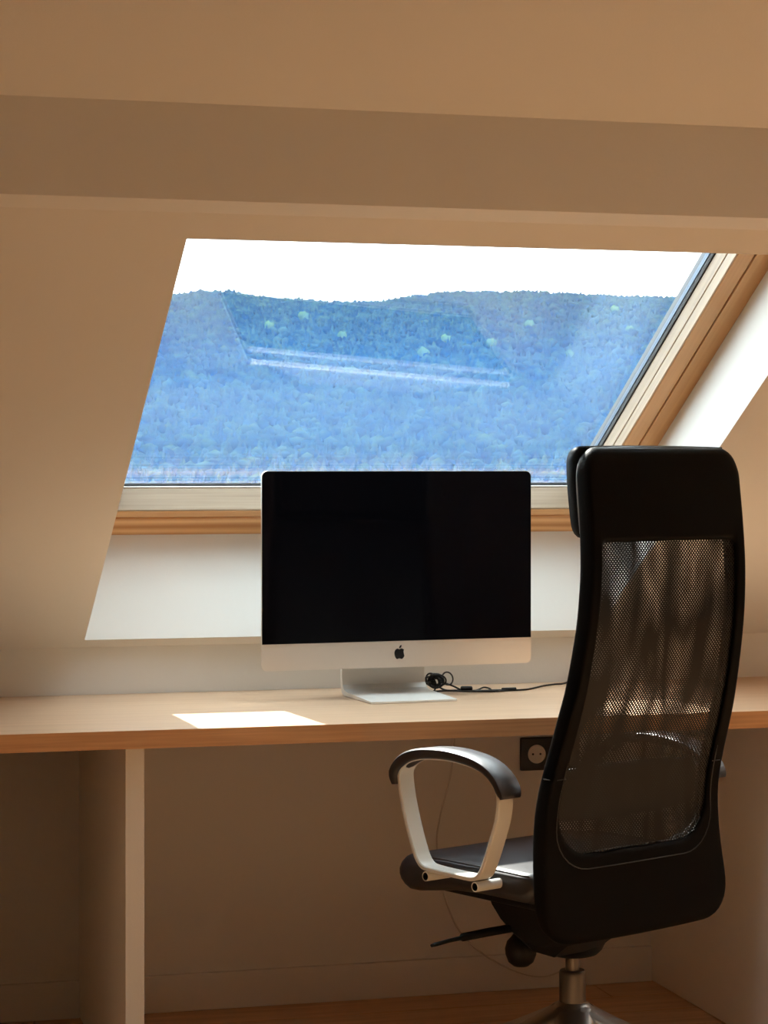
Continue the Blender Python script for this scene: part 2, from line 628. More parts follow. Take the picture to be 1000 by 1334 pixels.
# double glazing
PI_O = (OG, OG + 0.004)
PO_O = (OG + 0.017, OG + 0.021)
rail('inner_pane', SX0 - 0.02, SX1 + 0.02, SV0 - 0.07, VTOP + 0.02, *PI_O, GLASS_IN, 0)
rail('outer_pane', SX0 - 0.02, SX1 + 0.02, SV0 - 0.07, VTOP + 0.02, *PO_O, GLASS_OUT, 0)
S0, S1 = OG + 0.0045, OG + 0.0165
rail('spacer', SX0 - 0.018, SX1 + 0.018, SV0 - 0.045, SV0 - 0.030, S0, S1, SPACER, 0)
rail('spacer', SX1 - 0.003, SX1 + 0.018, SV0, VTOP, S0, S1, SPACER, 0)
rail('spacer', SX0 - 0.018, SX0 + 0.003, SV0, VTOP, S0, S1, SPACER, 0)
# grey outer cladding
C0, C1 = OG + 0.0215, OG + 0.040
for x0, x1, v0, v1 in ((E0 - 0.02, E1 + 0.02, -0.02, SV0 - 0.075), (E0 - 0.02, E1 + 0.02, VTOP + 0.01, 1.60),
                       (SX1 + 0.003, E1 + 0.02, SV0 - 0.075, VTOP + 0.01), (E0 - 0.02, SX0 - 0.003, SV0 - 0.075, VTOP + 0.01)):
    rail('cladding', x0, x1, v0, v1, C0, C1, CLADDING, 0.002)

# the added roof windows, out of view, that let in extra sun and sky
for k, (x0, x1, q0, q1) in enumerate([(a, b, HV0, HV1) for a, b in FILL_HOLES] + [(a, b, UV0, UV1) for a, b in FILL_HIGH]):
    w = struct(empty('window_%d' % (k + 2), slope(0, 0, 0), (math.radians(149), 0, 0)))
    t = 0.07
    for a, b, c, d in ((x0, x1, q0, q0 + t), (x0, x1, q1 - t, q1), (x0, x0 + t, q0 + t, q1 - t), (x1 - t, x1, q0 + t, q1 - t)):
        box('frame_rail', a, b, c, d, -0.27, -0.18, PINE_X, w, 0.002)
    box('pane', x0 + t * 0.7, x1 - t * 0.7, q0 + t * 0.7, q1 - t * 0.7, -0.265, -0.261, GLASS_IN, w)

# ------------------------------------------------------------------ desk
DF, DB_ = 4.40, YW
desk = tag(empty('desk', (1.0, DF, 0)), 'long built-in desk with beech top and white side panels under the roof window', 'desk')
DX, DY = 1.0, DF


def dbox(name, x0, x1, y0, y1, z0, z1, mat, bevel=0.0):
    return box(name, x0 - DX, x1 - DX, y0 - DY, y1 - DY, z0, z1, mat, desk, bevel)


dbox('desktop', -1.2, 3.2, DF + 0.0022, DB_ - 0.001, 0.7035, 0.74, DESK_TOP, 0.0008)
dbox('front_edge', -1.2, 3.2, DF, DF + 0.002, 0.7035, 0.7398, DESK_EDGE, 0.0)
dbox('side_panel', 0.673, 0.711, 4.42, DB_ - 0.0005, 0.001, 0.703, WHITE_PANEL, 0.0008)
dbox('side_panel', 2.079, 2.117, 4.42, DB_ - 0.0005, 0.001, 0.703, WHITE_PANEL, 0.0008)
dbox('side_panel', 0.350, 0.388, 4.42, DB_ - 0.0005, 0.001, 0.703, WHITE_PANEL, 0.0008)  # unseen panel added to narrow the left bay and keep it dark

BASEB = WALL
bz = 0.086
struct(box('baseboard_left', 0.3885, 0.6725, YW - 0.014, YW, 0.0, bz, BASEB, None, 0.002))
struct(box('baseboard_back', 0.7115, 2.0785, YW - 0.014, YW, 0.0, bz, BASEB, None, 0.002))
struct(box('baseboard_right', 2.1175, XR, YW - 0.014, YW, 0.0, bz, BASEB, None, 0.002))

# ------------------------------------------------------------------ desktop computer
IC = Vector((1.3615, 4.8525, 0.74))
mac = tag(empty('desktop_computer', IC, (0, 0, math.radians(4.8))), 'thin aluminium all-in-one desktop computer with a switched off black screen on the desk', 'computer')
IW, IZ0, IZ1 = 0.325, 0.071, 0.515      # half width, lower and upper edge above the desk


def rrect(x0, x1, z0, z1, r, n=6):
    pts = []
    for cx, cz, a0 in ((x1 - r, z1 - r, 0), (x0 + r, z1 - r, 90), (x0 + r, z0 + r, 180), (x1 - r, z0 + r, 270)):
        for k in range(n + 1):
            a = math.radians(a0 + 90 * k / n)
            pts.append((cx + r * math.cos(a), cz + r * math.sin(a)))
    return pts


def loft(name, rings, mat, parent, cap0=True, cap1=True, smooth=True, ang=35):
    n = len(rings[0])
    v = [p for r in rings for p in r]
    f = []
    for i in range(len(rings) - 1):
        for k in range(n):
            l = (k + 1) % n
            f.append((i * n + k, i * n + l, (i + 1) * n + l, (i + 1) * n + k))
    if cap0:
        f.append(tuple(range(n))[::-1])
    if cap1:
        f.append(tuple((len(rings) - 1) * n + k for k in range(n)))
    o = mk(name, v, f, mat, parent)
    fix_normals(o)
    if smooth:
        smooth_by_angle(o, ang)
    return o


def ringy(pts, y):
    return [(x, y, z) for x, z in pts]


rings = [ringy(rrect(-IW, IW, IZ0, IZ1, 0.013), 0.0), ringy(rrect(-IW, IW, IZ0, IZ1, 0.013), 0.0055)]
cz = (IZ0 + IZ1) / 2 - 0.02
for t in np.linspace(0.02, 1, 12):
    k = 1 - 0.75 * t
    d = 0.0056 + 0.112 * math.sin(PI / 2 * t) ** 1.6
    base = rrect(-IW, IW, IZ0, IZ1, 0.013 + 0.03 * t)
    rings.append([(x * k, d, cz + (z - cz) * k) for x, z in base])
loft('body', rings, ALU, mac)
# glass covers the front above the chin
zc_ = IZ0 + 0.0595
def top_round(x0, x1, z0, z1, r, n=6):
    pts = [(x0, z0), (x1, z0)]
    for cx, a0 in ((x1 - r, 0), (x0 + r, 90)):
        for k in range(n + 1):
            a = math.radians(a0 + 90 * k / n)
            pts.append((cx + r * math.cos(a), z1 - r + r * math.sin(a)))
    return pts
pts = top_round(-IW + 0.0008, IW - 0.0008, zc_, IZ1 - 0.0008, 0.0122)
loft('screen', [ringy(pts, -0.0018), ringy(pts, -0.0002)], SCREEN, mac)

apple = [(0.0, .93), (.10, .97), (.22, 1.0), (.36, .965), (.475, .86), (.385, .76), (.335, .64), (.345, .50), (.41, .39), (.515, .315),
         (.45, .17), (.35, .05), (.23, 0), (.11, .035), (0, .055), (-.11, .035), (-.22, 0), (-.34, .07), (-.44, .24), (-.50, .45),
         (-.50, .66), (-.43, .85), (-.31, .965), (-.17, 1.0), (-.08, .965)]
leaf = [(-.01, 1.04), (.0, 1.16), (.07, 1.27), (.20, 1.34), (.215, 1.24), (.16, 1.12), (.07, 1.05)]


def emblem(s, cx, z0, y, sgn, depth=0.0006):
    bm = bmesh.new()
    for outline in (apple, leaf):
        pts = catmull(outline, 4, True)
        a = [bm.verts.new((cx + sgn * p[0] * s, y, z0 + p[1] * s)) for p in pts]
        b = [bm.verts.new((cx + sgn * p[0] * s, y + depth, z0 + p[1] * s)) for p in pts]
        n = len(pts)
        fa = bm.faces.new(a)
        fb = bm.faces.new(b[::-1])
        for i in range(n):
            j = (i + 1) % n
            bm.faces.new((a[i], b[i], b[j], a[j]))
        bmesh.ops.triangulate(bm, faces=[fa, fb])
    return frombm('logo', bm, BLACK_GLOSS, mac)


emblem(0.0235, 0.0, IZ0 + 0.0185, -0.0009, 1, 0.0007)
lg = emblem(0.060, 0.0, 0.245, 0.1172, -1, 0.0014)
# L-shaped stand: foot on the desk, bend, neck up to the back of the body
sw = 0.1015
prof = [(-0.098, 0.0008), (-0.098, 0.0048), (0.070, 0.0105), (0.090, 0.0150), (0.100, 0.0250), (0.104, 0.045), (0.098, 0.16),
        (0.107, 0.16), (0.114, 0.045), (0.113, 0.022), (0.106, 0.008), (0.092, 0.0010)]
v = []
for x in (-sw, sw):
    v += [(x, y, z) for y, z in prof]
n = len(prof)
f = [tuple(range(n)), tuple(range(n, 2 * n))[::-1]]
f += [(k, (k + 1) % n, n + (k + 1) % n, n + k) for k in range(n)]
st = mk('stand', v, f, ALU_STAND, mac)
fix_normals(st)
smooth_by_angle(st, 30)

# ------------------------------------------------------------------ office chair
chair = tag(empty('office_chair', (1.598, 4.363, 0), (0, 0, math.atan2(0.418, 0.908))),
            'black high-backed office chair with mesh back and pale looped armrests in front of the desk', 'chair')
CK = 0.96          # everything above the base was measured for a chair 4 % larger
CUP = 1.265 * (1 - CK) / CK
chair.location = (1.598 * CK, 4.363 * CK, 0)
chair.scale = (CK, CK, CK)
_z = np.array([.31, .385, .42, .49, .59, .66, .735, .83, .955, 1.06, 1.15, 1.3])
_r = np.array([-.205, -.195, -.191, -.181, -.179, -.196, -.222, -.25, -.274, -.281, -.276, -.26])
_zz = np.linspace(.15, 1.45, 400)
_rr = np.interp(_zz, _z, _r)
for _ in range(3):
    _rr = np.convolve(np.pad(_rr, 8, mode='edge'), np.ones(17) / 17, 'valid')
rear = lambda z: float(np.interp(z, _zz, _rr))
hw_o = lambda z: float(np.interp(z, [.31, .38, .42, .49, .59, .66, .77, .83, .955, 1.06, 1.15, 1.31], [.262, .263, .262, .257, .250, .246, .240, .234, .227, .223, .221, .219]))
hw_i = lambda z: float(np.interp(z, [.49, .58, .76, .95, 1.12], [.218, .216, .208, .200, .193]))
ZB, ZT = .330, 1.303
MB, MT = .497, 1.118


def norm_rr(W, H, rt, rb, ns=14, nv=34, nc=7):
    """points of a rounded rectangle in [-1,1]^2, anticlockwise from the lower left corner's end"""
    pts = []
    def line(a, b, k):
        for i in range(k):
            t = i / k
            pts.append((a[0] + (b[0] - a[0]) * t, a[1] + (b[1] - a[1]) * t))
    def corner(cx, cy, r, a0):
        for i in range(nc):
            a = math.radians(a0 + 90 * i / nc)
            pts.append((cx + r * math.cos(a), cy + r * math.sin(a)))
    line((-W + rb, -H), (W - rb, -H), ns)
    corner(W - rb, -H + rb, rb, -90)
    line((W, -H + rb), (W, H - rt), nv)
    corner(W - rt, H - rt, rt, 0)
    line((W - rt, H), (-W + rt, H), ns)
    corner(-W + rt, H - rt, rt, 90)
    line((-W, H - rt), (-W, -H + rb), nv)
    corner(-W + rb, -H + rb, rb, 180)
    return [(x / W, y / H) for x, y in pts]


out_n = norm_rr(.24, (ZT - ZB) / 2, .048, .062)
in_n = norm_rr(.205, (MT - MB) / 2, .012, .085)
outer = [(a, (ZB + ZT) / 2 + b * (ZT - ZB) / 2 - (0.006 * (1 - a * a) if b < 0 else 0)) for a, b in out_n]
outer = [(a * hw_o(z), z) for a, z in outer]
inner = [(a, (MB + MT) / 2 + b * (MT - MB) / 2) for a, b in in_n]
inner = [(a * hw_i(z), z) for a, z in inner]
N = len(outer)
st_ = [(0.0, .006), (0.0, 0.0015), (.06, 0), (.2, 0), (.36, 0), (.52, 0), (.68, 0), (.82, 0), (.92, .0015), (.975, .006), (1.0, .014), (1.0, .024), (.975, .032), (.92, .036),
       (.7, .038), (.5, .038), (.3, .038), (.12, .038), (0.0, .036), (0.0, .030)]


def back_point(i, fr, off):
    x = inner[i][0] + (outer[i][0] - inner[i][0]) * fr
    z = inner[i][1] + (outer[i][1] - inner[i][1]) * fr
    return (x, rear(z) + off, z)


V = [back_point(i, fr, off) for fr, off in st_ for i in range(N)]
M = len(st_)
fr_up, fr_lo = [], []
for s in range(M):
    t = (s + 1) % M
    for i in range(N):
        j = (i + 1) % N
        q = (s * N + i, s * N + j, t * N + j, t * N + i)
        zc = sum(V[k][2] for k in q) / 4
        (fr_up if zc > 0.655 else fr_lo).append(q)


def submesh(name, faces, mat):
    used = sorted({k for f_ in faces for k in f_})
    mp = {k: i for i, k in enumerate(used)}
    o = mk(name, [V[k] for k in used], [tuple(mp[k] for k in f_) for f_ in faces], mat, chair, True)
    fix_normals(o)
    return o


submesh('back_frame', fr_up, LEATHER)
bc = submesh('back_cover', fr_lo, LEATHER_COVER)
bc['label'] = 'matt black lower cover of the backrest'
# seam between the two, and the stitched line round the lower end of the mesh
loop = [back_point(i, -0.0 + 0.16, -0.0008) for i in range(N)]
lowseam = [p for p in loop if p[2] < 0.70]
k0 = max(range(len(lowseam) - 1), key=lambda k: abs(lowseam[k + 1][0] - lowseam[k][0]) + abs(lowseam[k + 1][2] - lowseam[k][2]))
lowseam = lowseam[k0 + 1:] + lowseam[:k0 + 1] if np.linalg.norm(np.array(lowseam[k0 + 1]) - np.array(lowseam[k0])) > 0.1 else lowseam
tube('seam', lowseam, 0.0011, PIPING, chair, False, 6)
for sgn in (-1, 1):
    path = [(sgn * x, rear(.655) + o_, .655) for x, o_ in ((.213, -.0004), (.225, -.0004), (.236, .0004), (.2435, .006), (.2465, .014), (.2465, .024), (.2435, .032))]
    tube('seam', path, 0.0012, PIPING, chair, False, 6)


# woven mesh, two layers
def mesh_material(name, warp):
    m = bpy.data.materials.new(name)
    m.use_nodes = True
    n, l = m.node_tree.nodes, m.node_tree.links
    b = n['Principled BSDF']
    b.inputs['Base Color'].default_value = (0.004, 0.0034, 0.003, 1)
    b.inputs['Roughness'].default_value = 0.45
    b.inputs['Specular IOR Level'].default_value = 0.35
    out = n['Material Output']
    uv = n.new('ShaderNodeUVMap')
    vec = uv.outputs['UV']
    if warp:
        ns = n.new('ShaderNodeTexNoise')
        ns.inputs['Scale'].default_value = 9
        ns.inputs['Detail'].default_value = 0.5
        mp = n.new('ShaderNodeMapping')
        mp.inputs['Scale'].default_value = (1.9, 0.7, 1)
        l.new(vec, mp.inputs['Vector'])
        l.new(mp.outputs['Vector'], ns.inputs['Vector'])
        sb = n.new('ShaderNodeVectorMath')
        sb.operation = 'MULTIPLY_ADD'
        sb.inputs[1].default_value = (warp, warp, 0)
        l.new(ns.outputs['Color'], sb.inputs[0])
        l.new(vec, sb.inputs[2])
        vec = sb.outputs[0]
    sc = n.new('ShaderNodeVectorMath')
    sc.operation = 'SCALE'
    sc.inputs['Scale'].default_value = 2 * PI / 0.0080
    l.new(vec, sc.inputs[0])
    sx = n.new('ShaderNodeSeparateXYZ')
    l.new(sc.outputs[0], sx.inputs[0])
    cs = []
    for ax in ('X', 'Y'):
        c = n.new('ShaderNodeMath')
        c.operation = 'COSINE'
        l.new(sx.outputs[ax], c.inputs[0])
        cs.append(c)
    mu = n.new('ShaderNodeMath')
    mu.operation = 'MULTIPLY'
    l.new(cs[0].outputs[0], mu.inputs[0])
    l.new(cs[1].outputs[0], mu.inputs[1])
    gt = n.new('ShaderNodeMath')
    gt.operation = 'GREATER_THAN'
    gt.inputs[1].default_value = 0.34
    l.new(mu.outputs[0], gt.inputs[0])
    tr = n.new('ShaderNodeBsdfTransparent')
    mx = n.new('ShaderNodeMixShader')
    l.new(gt.outputs[0], mx.inputs['Fac'])
    l.new(b.outputs[0], mx.inputs[1])
    l.new(tr.outputs[0], mx.inputs[2])
    l.new(mx.outputs[0], out.inputs['Surface'])
    return m


MESH_REAR = mesh_material('woven_mesh_rear', 0)
MESH_FRONT = mesh_material('woven_mesh_front', 0.010)


def mesh_panel(name, off, mat, amp):
    nx, nz = 48, 96
    v, uvs, f = [], [], []
    z0, z1 = MB - .012, MT + .015
    for j in range(nz + 1):
        z = z0 + (z1 - z0) * j / nz
        # follow the rounded lower corners of the opening
        w = hw_i(z) + 0.006
        h = z - z0
        R = 0.085
        if h < R:
            w -= R * (1 - math.sqrt(max(0.0, 1 - ((R - h) / R) ** 2)))
        for i in range(nx + 1):
            a = -1 + 2 * i / nx
            x = a * w
            wv = amp * (1 - a * a) * math.sin(PI * (z - z0) / (z1 - z0)) * (0.6 * math.sin(18 * x + 5 * z + 1.2) + 0.4 * math.sin(31 * x - 9 * z))
            v.append((x, rear(z) + off + wv, z))
            uvs.append((x, z))
    for j in range(nz):
        for i in range(nx):
            a = j * (nx + 1) + i
            f.append((a, a + 1, a + nx + 2, a + nx + 1))
    o = mk(name, v, f, mat, chair, True)
    uvl = o.data.uv_layers.new(name='UVMap')
    for lp in o.data.loops:
        uvl.data[lp.index].uv = uvs[lp.vertex_index]
    return o


mesh_panel('mesh_fabric', 0.008, MESH_REAR, 0.0)
mesh_panel('mesh_fabric', 0.029, MESH_FRONT, 0.004)


def pillow(name, hx, zmid, hz, y_of, depth, mat, edge=0.35, nx=28, nz=20, pz=2.6, px=4.0):
    """soft pad: y_of(z) gives its back plane, it swells forward by depth"""
    v, f = [], []
    for side in (0, 1):
        for j in range(nz + 1):
            b = -1 + 2 * j / nz
            for i in range(nx + 1):
                a = -1 + 2 * i / nx
                # squircle map
                x = a * math.sqrt(1 - 0.5 * edge * b * b)
                z = b * math.sqrt(1 - 0.5 * edge * a * a)
                t = max(0.0, (1 - abs(a) ** px)) ** 0.5 * max(0.0, (1 - abs(b) ** pz)) ** 0.5
                zz = zmid + z * hz
                y = y_of(zz) + (depth * t if side else -0.004 * t)
                v.append((x * hx, y, zz))
    n1 = (nx + 1) * (nz + 1)
    for side in (0, 1):
        for j in range(nz):
            for i in range(nx):
                a = side * n1 + j * (nx + 1) + i
                q = (a, a + 1, a + nx + 2, a + nx + 1)
                f.append(q if not side else q[::-1])
    o = mk(name, v, f, mat, chair, True)
    bm = bmesh.new()
    bm.from_mesh(o.data)
    bmesh.ops.remove_doubles(bm, verts=bm.verts, dist=0.0004)
    bmesh.ops.recalc_face_normals(bm, faces=bm.faces)
    bm.to_mesh(o.data)
    bm.free()
    return o


# leather headrest cushion on the front, with its cover seen from behind
hr = pillow('headrest', .213, 1.213, .094, lambda z: rear(z) + .034, .062, LEATHER, .10, 36, 30, 9.0, 14.0)
hp = [(-.2165, 1.135), (-.2175, 1.20), (-.214, 1.252), (-.200, 1.283), (-.172, 1.297), (-.08, 1.3015), (0, 1.302), (.08, 1.3015), (.172, 1.297), (.200, 1.283), (.214, 1.252), (.2175, 1.20), (.2165, 1.135)]
SUNLIT_PIPING, *_ = material('sunlit_headrest_piping', (0.16, 0.155, 0.15), 0.35)  # lighter than the other piping: sun on the edge put into its colour
tube('piping', [(x, rear(z) + .036, z) for x, z in catmull(hp, 6)], 0.0024, SUNLIT_PIPING, chair, False, 8)
hr_top = [(x, rear(z) + .020, z + .0015) for x, z in catmull(hp[3:10], 6)]
tube('zip', hr_top, 0.0022, PIPING, chair, False, 8)
# lumbar pad behind the front mesh
pillow('lumbar_support', .226, .612, .056, lambda z: rear(z) + .040, .050, SEAT_LEATHER, .45, 30, 22, 9.0, 5.0)


# seat cushion
def seat_mesh():
    def section(ins, x):
        y0, y1, z1 = -.145 + ins, .272 - ins, .462 - ins
        pts = []
        crown = 0.010 * (1 - (x / .255) ** 2)
        zbot = lambda y: (.402 if y < .02 else .402 - (y - .02) * .06) + ins * 0.8
        R = .040
        for k in range(14):              # top, back to front
            t = k / 13
            y = y0 + .015 + t * (y1 - .075 - y0 - .015)
            pts.append((y, z1 + crown * math.sin(PI * min(1, t * .9 + .05)) - .004 * t))
        for k in range(1, 9):            # waterfall front
            a = math.radians(90 - 180 * k / 9)
            yc, zt, zb = y1 - .050, z1 - .004, zbot(y1 - .05) - .012
            pts.append((yc + .050 * math.cos(a), (zt + zb) / 2 + (zt - zb) / 2 * math.sin(a)))
        for k in range(10):              # underside
            t = k / 9
            y = y1 - .06 + t * (y0 + .02 - (y1 - .06))
            pts.append((y, zbot(y) - .010 * max(0, 1 - t * 3)))
        pts.append((y0, (z1 + zbot(y0)) / 2))
        return pts
    rings = []
    W, R = .255, .026
    xs_ = [W - R + R * math.sin(a) for a in np.linspace(0, PI / 2, 7)]
    full = [-x for x in xs_[::-1]] + list(np.linspace(-(W - R), W - R, 15)[1:-1]) + xs_
    for x in full:
        e = max(0.0, abs(x) - (W - R))
        ins = R - math.sqrt(max(0.0, R * R - e * e))
        rings.append([(x, y, z) for y, z in section(ins, x)])
    return loft('seat', rings, SEAT_LEATHER, chair, True, True, True, 60)


seat_mesh()
for sgn in (-1, 1):
    pth = catmull([(sgn * .2485, -.13, .4585), (sgn * .2485, 0, .4595), (sgn * .2485, .12, .459), (sgn * .247, .19, .456), (sgn * .243, .225, .449)], 6)
    tube('seam', pth, .0024, PIPING, chair, False, 6)
bm = bmesh.new()
bm_box(bm, -.20, .20, -.17, .19, .380, .402, .006)
frombm('seat_pan', bm, BLACK_PLASTIC, chair)

# armrests
arm_pts = [(.181, .612), (.182, .640), (.160, .662), (.120, .674), (.071, .679), (.03, .6805), (-.01, .678), (-.05, .672), (-.082, .661), (-.106, .642), (-.115, .615), (-.111, .58),
           (-.099, .545), (-.077, .492), (-.060, .462), (-.040, .4510), (0.0, .4500), (.04, .4500), (.085, .4510), (.112, .4545), (.128, .468), (.140, .490), (.155, .525), (.170, .568)]
pad_pts = [(.199, .612), (.200, .630), (.188, .652), (.160, .672), (.120, .684), (.071, .6895), (.03, .6905), (-.01, .688), (-.05, .682), (-.086, .670), (-.113, .651), (-.128, .628), (-.131, .618)]
for sgn in (-1, 1):
    xa = sgn * .300
    path = [(xa, p[0], p[1]) for p in catmull(arm_pts, 6, True)]
    hwid, ht = .0195, .0048
    secr = [(-hwid, -ht + .002), (-hwid + .002, -ht), (hwid - .002, -ht), (hwid, -ht + .002), (hwid, ht - .002), (hwid - .002, ht), (-hwid + .002, ht), (-hwid, ht - .002)]
    v, f = sweep(path, secr, (1, 0, 0), True)
    arm = mk('armrest', v, f, ARM_PAINT, chair)
    fix_normals(arm)
    if sgn > 0:
        arm.location.z = -.014      # sits just under the desk top
    smooth_by_angle(arm, 30)
    pp = [(xa, p[0], p[1]) for p in catmull(pad_pts, 6)]
    n = len(pp)
    sc_ = [0.72 + 0.28 * min(1, i / 8) if i < n / 2 else 0.80 + 0.20 * min(1, (n - 1 - i) / 8) for i in range(n)]
    ps = []
    for k in range(9):
        a = PI * k / 8
        ps.append((.028 * math.cos(a), -.004 - .011 * math.sin(a) ** 0.7))
    ps += [(-.028, .006), (-.024, .009), (.024, .009), (.028, .006)]
    # orient the swelling outwards
    v1, f1 = sweep(pp, ps, (1, 0, 0), False, sc_)
    zmax = max(q[2] for q in v1)
    if zmax < 0.695:
        ps = [(a, -b) for a, b in ps]
        v1, f1 = sweep(pp, ps, (1, 0, 0), False, sc_)
    pad = mk('arm_pad', v1, f1, SEAT_LEATHER, arm, True)
    fix_normals(pad)
    smooth_by_angle(pad, 50)
    pad['label'] = 'black padded top of the armrest'
    for y in (.098, -.050):
        # short open tubes that bolt the loop to the seat
        vv, ff = [], []
        nn = 20
        for rr, xx in ((.0100, .240), (.0100, .320), (.0078, .320), (.0078, .290)):
            for k in range(nn):
                a = 2 * PI * k / nn
                vv.append((sgn * xx, y + rr * math.cos(a), .4365 + rr * math.sin(a)))
        for i in range(3):
            for k in range(nn):
                l = (k + 1) % nn
                ff.append((i * nn + k, i * nn + l, (i + 1) * nn + l, (i + 1) * nn + k))
        ff.append(tuple(range(nn)))
        ff.append(tuple(3 * nn + k for k in range(nn)))
        tb = mk('mounting_tube', vv, ff, [ARM_PAINT, GASKET], arm, False, [0] * (2 * nn) + [1] * nn + [0, 1])  # inner faces black: the shade inside the tube put into colour
        fix_normals(tb)
        smooth_by_angle(tb, 40)

# tilt mechanism under the seat
mp_ = [(.125, .384), (.108, .350), (.080, .318), (.045, .292), (0, .272), (-.06, .270), (-.10, .30), (-.12, .384)]
bm = bmesh.new()
rows_ = []
for x, kz in ((-.135, .80), (-.112, 1.0), (.015, 1.0), (.03, .80)):
    rows_.append([bm.verts.new((x, y * (1 if kz == 1 else .93), .384 - (.384 - z) * kz)) for y, z in mp_])
n = len(mp_)
for a, b in zip(rows_[:-1], rows_[1:]):
    for k in range(n):
        bm.faces.new((a[k], a[(k + 1) % n], b[(k + 1) % n], b[k]))
bm.faces.new(rows_[0])
bm.faces.new(rows_[-1][::-1])
frombm('tilt_mechanism', bm, BLACK_PLASTIC, chair)
tube('lever', [(-.10, .05, .314), (-.19, .05, .3145), (-.262, .05, .3135), (-.268, .05, .3125), (-.30, .05, .3115), (-.335, .05, .309), (-.346, .05, .308)], .009, BLACK_PLASTIC, chair, False, 12,
     [1, 1, .95, .5, .45, .45, .35])
lathe('tension_knob', [(.004, -.034), (.016, -.032), (.026, -.024), (.032, -.008), (.033, .004), (.029, .018), (.02, .028), (.014, .036), (.012, .042)], BLACK_PLASTIC, chair, 28, (-.100, .05, .265))
lathe('collar', [(.040, .250), (.052, .254), (.062, .264), (.070, .280), (.084, .290), (.088, .300), (.06, .310)], BLACK_PLASTIC, chair, 32)
gl_ = lathe('gas_lift', [(.0145, .212), (.0145, .262)], DARK_STEEL, chair, 28)
lathe('lift_sleeve', [(.024, .100), (.0275, .124), (.0275, .212), (.0265, .217), (.0250, .2185), (.0150, .2185)], DARK_STEEL, chair, 32)
for o in list(chair.children):
    o.location.z += CUP
base = lathe('star_base', [(.030, .120), (.050, .126), (.056, .145), (.054, .170), (.044, .192), (.034, .203), (.029, .206)], BASE_METAL, chair, 40)
ang0 = math.atan2(-4.363, -1.598) - math.atan2(0.418, 0.908) + math.radians(3)
for k in range(5):
    a = ang0 + 2 * PI * k / 5
    ca, sa = math.cos(a), math.sin(a)
    rings = []
    for t in np.linspace(0, 1, 10):
        rd = .026 + t * .285
        zt = .204 - .126 * t ** 0.95
        hw = .046 - .027 * t
        th = .058 - .036 * t
        ring = []
        for q in range(14):
            b = 2 * PI * q / 14
            y = hw * math.copysign(abs(math.cos(b)) ** 0.8, math.cos(b))
            z = zt - th / 2 + th / 2 * math.copysign(abs(math.sin(b)) ** 0.7, math.sin(b))
            ring.append((rd * ca - y * sa, rd * sa + y * ca, z))
        rings.append(ring)
    lg_ = loft('leg', rings, BASE_METAL, base, True, True, True, 50)
    cx, cy = .298 * ca, .298 * sa
    cs_ = lathe('caster', [(.008, .048), (.016, .050), (.016, .056), (.006, .058), (.006, .070)], BLACK_PLASTIC, chair, 16, (cx, cy, 0))
    for sg in (-1, 1):
        wv_, wf_ = [], []
        nn = 24
        ax = np.array([-sa, ca, 0])
        rd_ = np.array([ca, sa, 0])
        for d_, rr in ((.006, .018), (.006, .026), (.010, .0275), (.019, .0275), (.022, .024), (.022, .012)):
            for q in range(nn):
                b = 2 * PI * q / nn
                wv_.append(np.array([cx, cy, .0278]) + ax * d_ * sg + rd_ * rr * math.cos(b) + np.array([0, 0, 1]) * rr * math.sin(b))
        for i in range(5):
            for q in range(nn):
                l = (q + 1) % nn
                wf_.append((i * nn + q, i * nn + l, (i + 1) * nn + l, (i + 1) * nn + q))
        wf_.append(tuple(range(nn)))
        wf_.append(tuple(5 * nn + q for q in range(nn)))
        wo = mk('wheel', wv_, wf_, BLACK_PLASTIC, cs_)
        fix_normals(wo)
        smooth_by_angle(wo)

# ------------------------------------------------------------------ wall socket under the desk
sock = tag(empty('wall_socket', (1.815, YW, .568)), 'black double wall socket with a pale round insert under the desk', 'socket')
bm = bmesh.new()
bm_box(bm, -.076, .076, -.011, -.0005, -.040, .040, .003)
frombm('plate', bm, SOCKET_BLACK, sock)
for cx in (-.036, .036):
    v, f = [], []
    nn = 32
    for rr, yy_ in ((.0225, -.011), (.0225, -.0135), (.0195, -.0135), (.0185, -.0118), (.004, -.0118)):
        for k in range(nn):
            a = 2 * PI * k / nn
            v.append((cx + rr * math.cos(a), yy_, rr * math.sin(a)))
    for i in range(4):
        for k in range(nn):
            l = (k + 1) % nn
            f.append((i * nn + k, i * nn + l, (i + 1) * nn + l, (i + 1) * nn + k))
    f.append(tuple(4 * nn + k for k in range(nn)))
    ins = mk('socket_insert', v, f, SOCKET_WHITE if cx < 0 else SOCKET_BLACK, sock)
    fix_normals(ins)
    if cx < 0:
        ins['label'] = 'pale round insert'
    for dx in (-.0095, .0095):
        bm = bmesh.new()
        bmesh.ops.create_cone(bm, cap_ends=True, segments=12, radius1=.0026, radius2=.0026, depth=.0012,
                              matrix=Matrix.Translation((cx + dx, -.0124, 0)) @ Matrix.Rotation(PI / 2, 4, 'X'))
        frombm('pin_hole', bm, GASKET, ins)

# ------------------------------------------------------------------ cables
wc = [(1.567, .699), (1.565, .614), (1.555, .526), (1.533, .435), (1.526, .362), (1.542, .251), (1.584, .148), (1.661, .079), (1.759, .036), (1.828, .039), (1.875, .075), (1.90, .15), (1.89, .30), (1.86, .45), (1.852, .535)]
cab = tube('cord', [(x, YW - .020 - .010 * math.sin(i * .12), z) for i, (x, z) in enumerate(catmull([p for p in wc], 8))], .0022, WHITE_CABLE, None, False, 8)
tag(cab, 'thin pale cord hanging in a loop on the wall under the desk', 'cord')

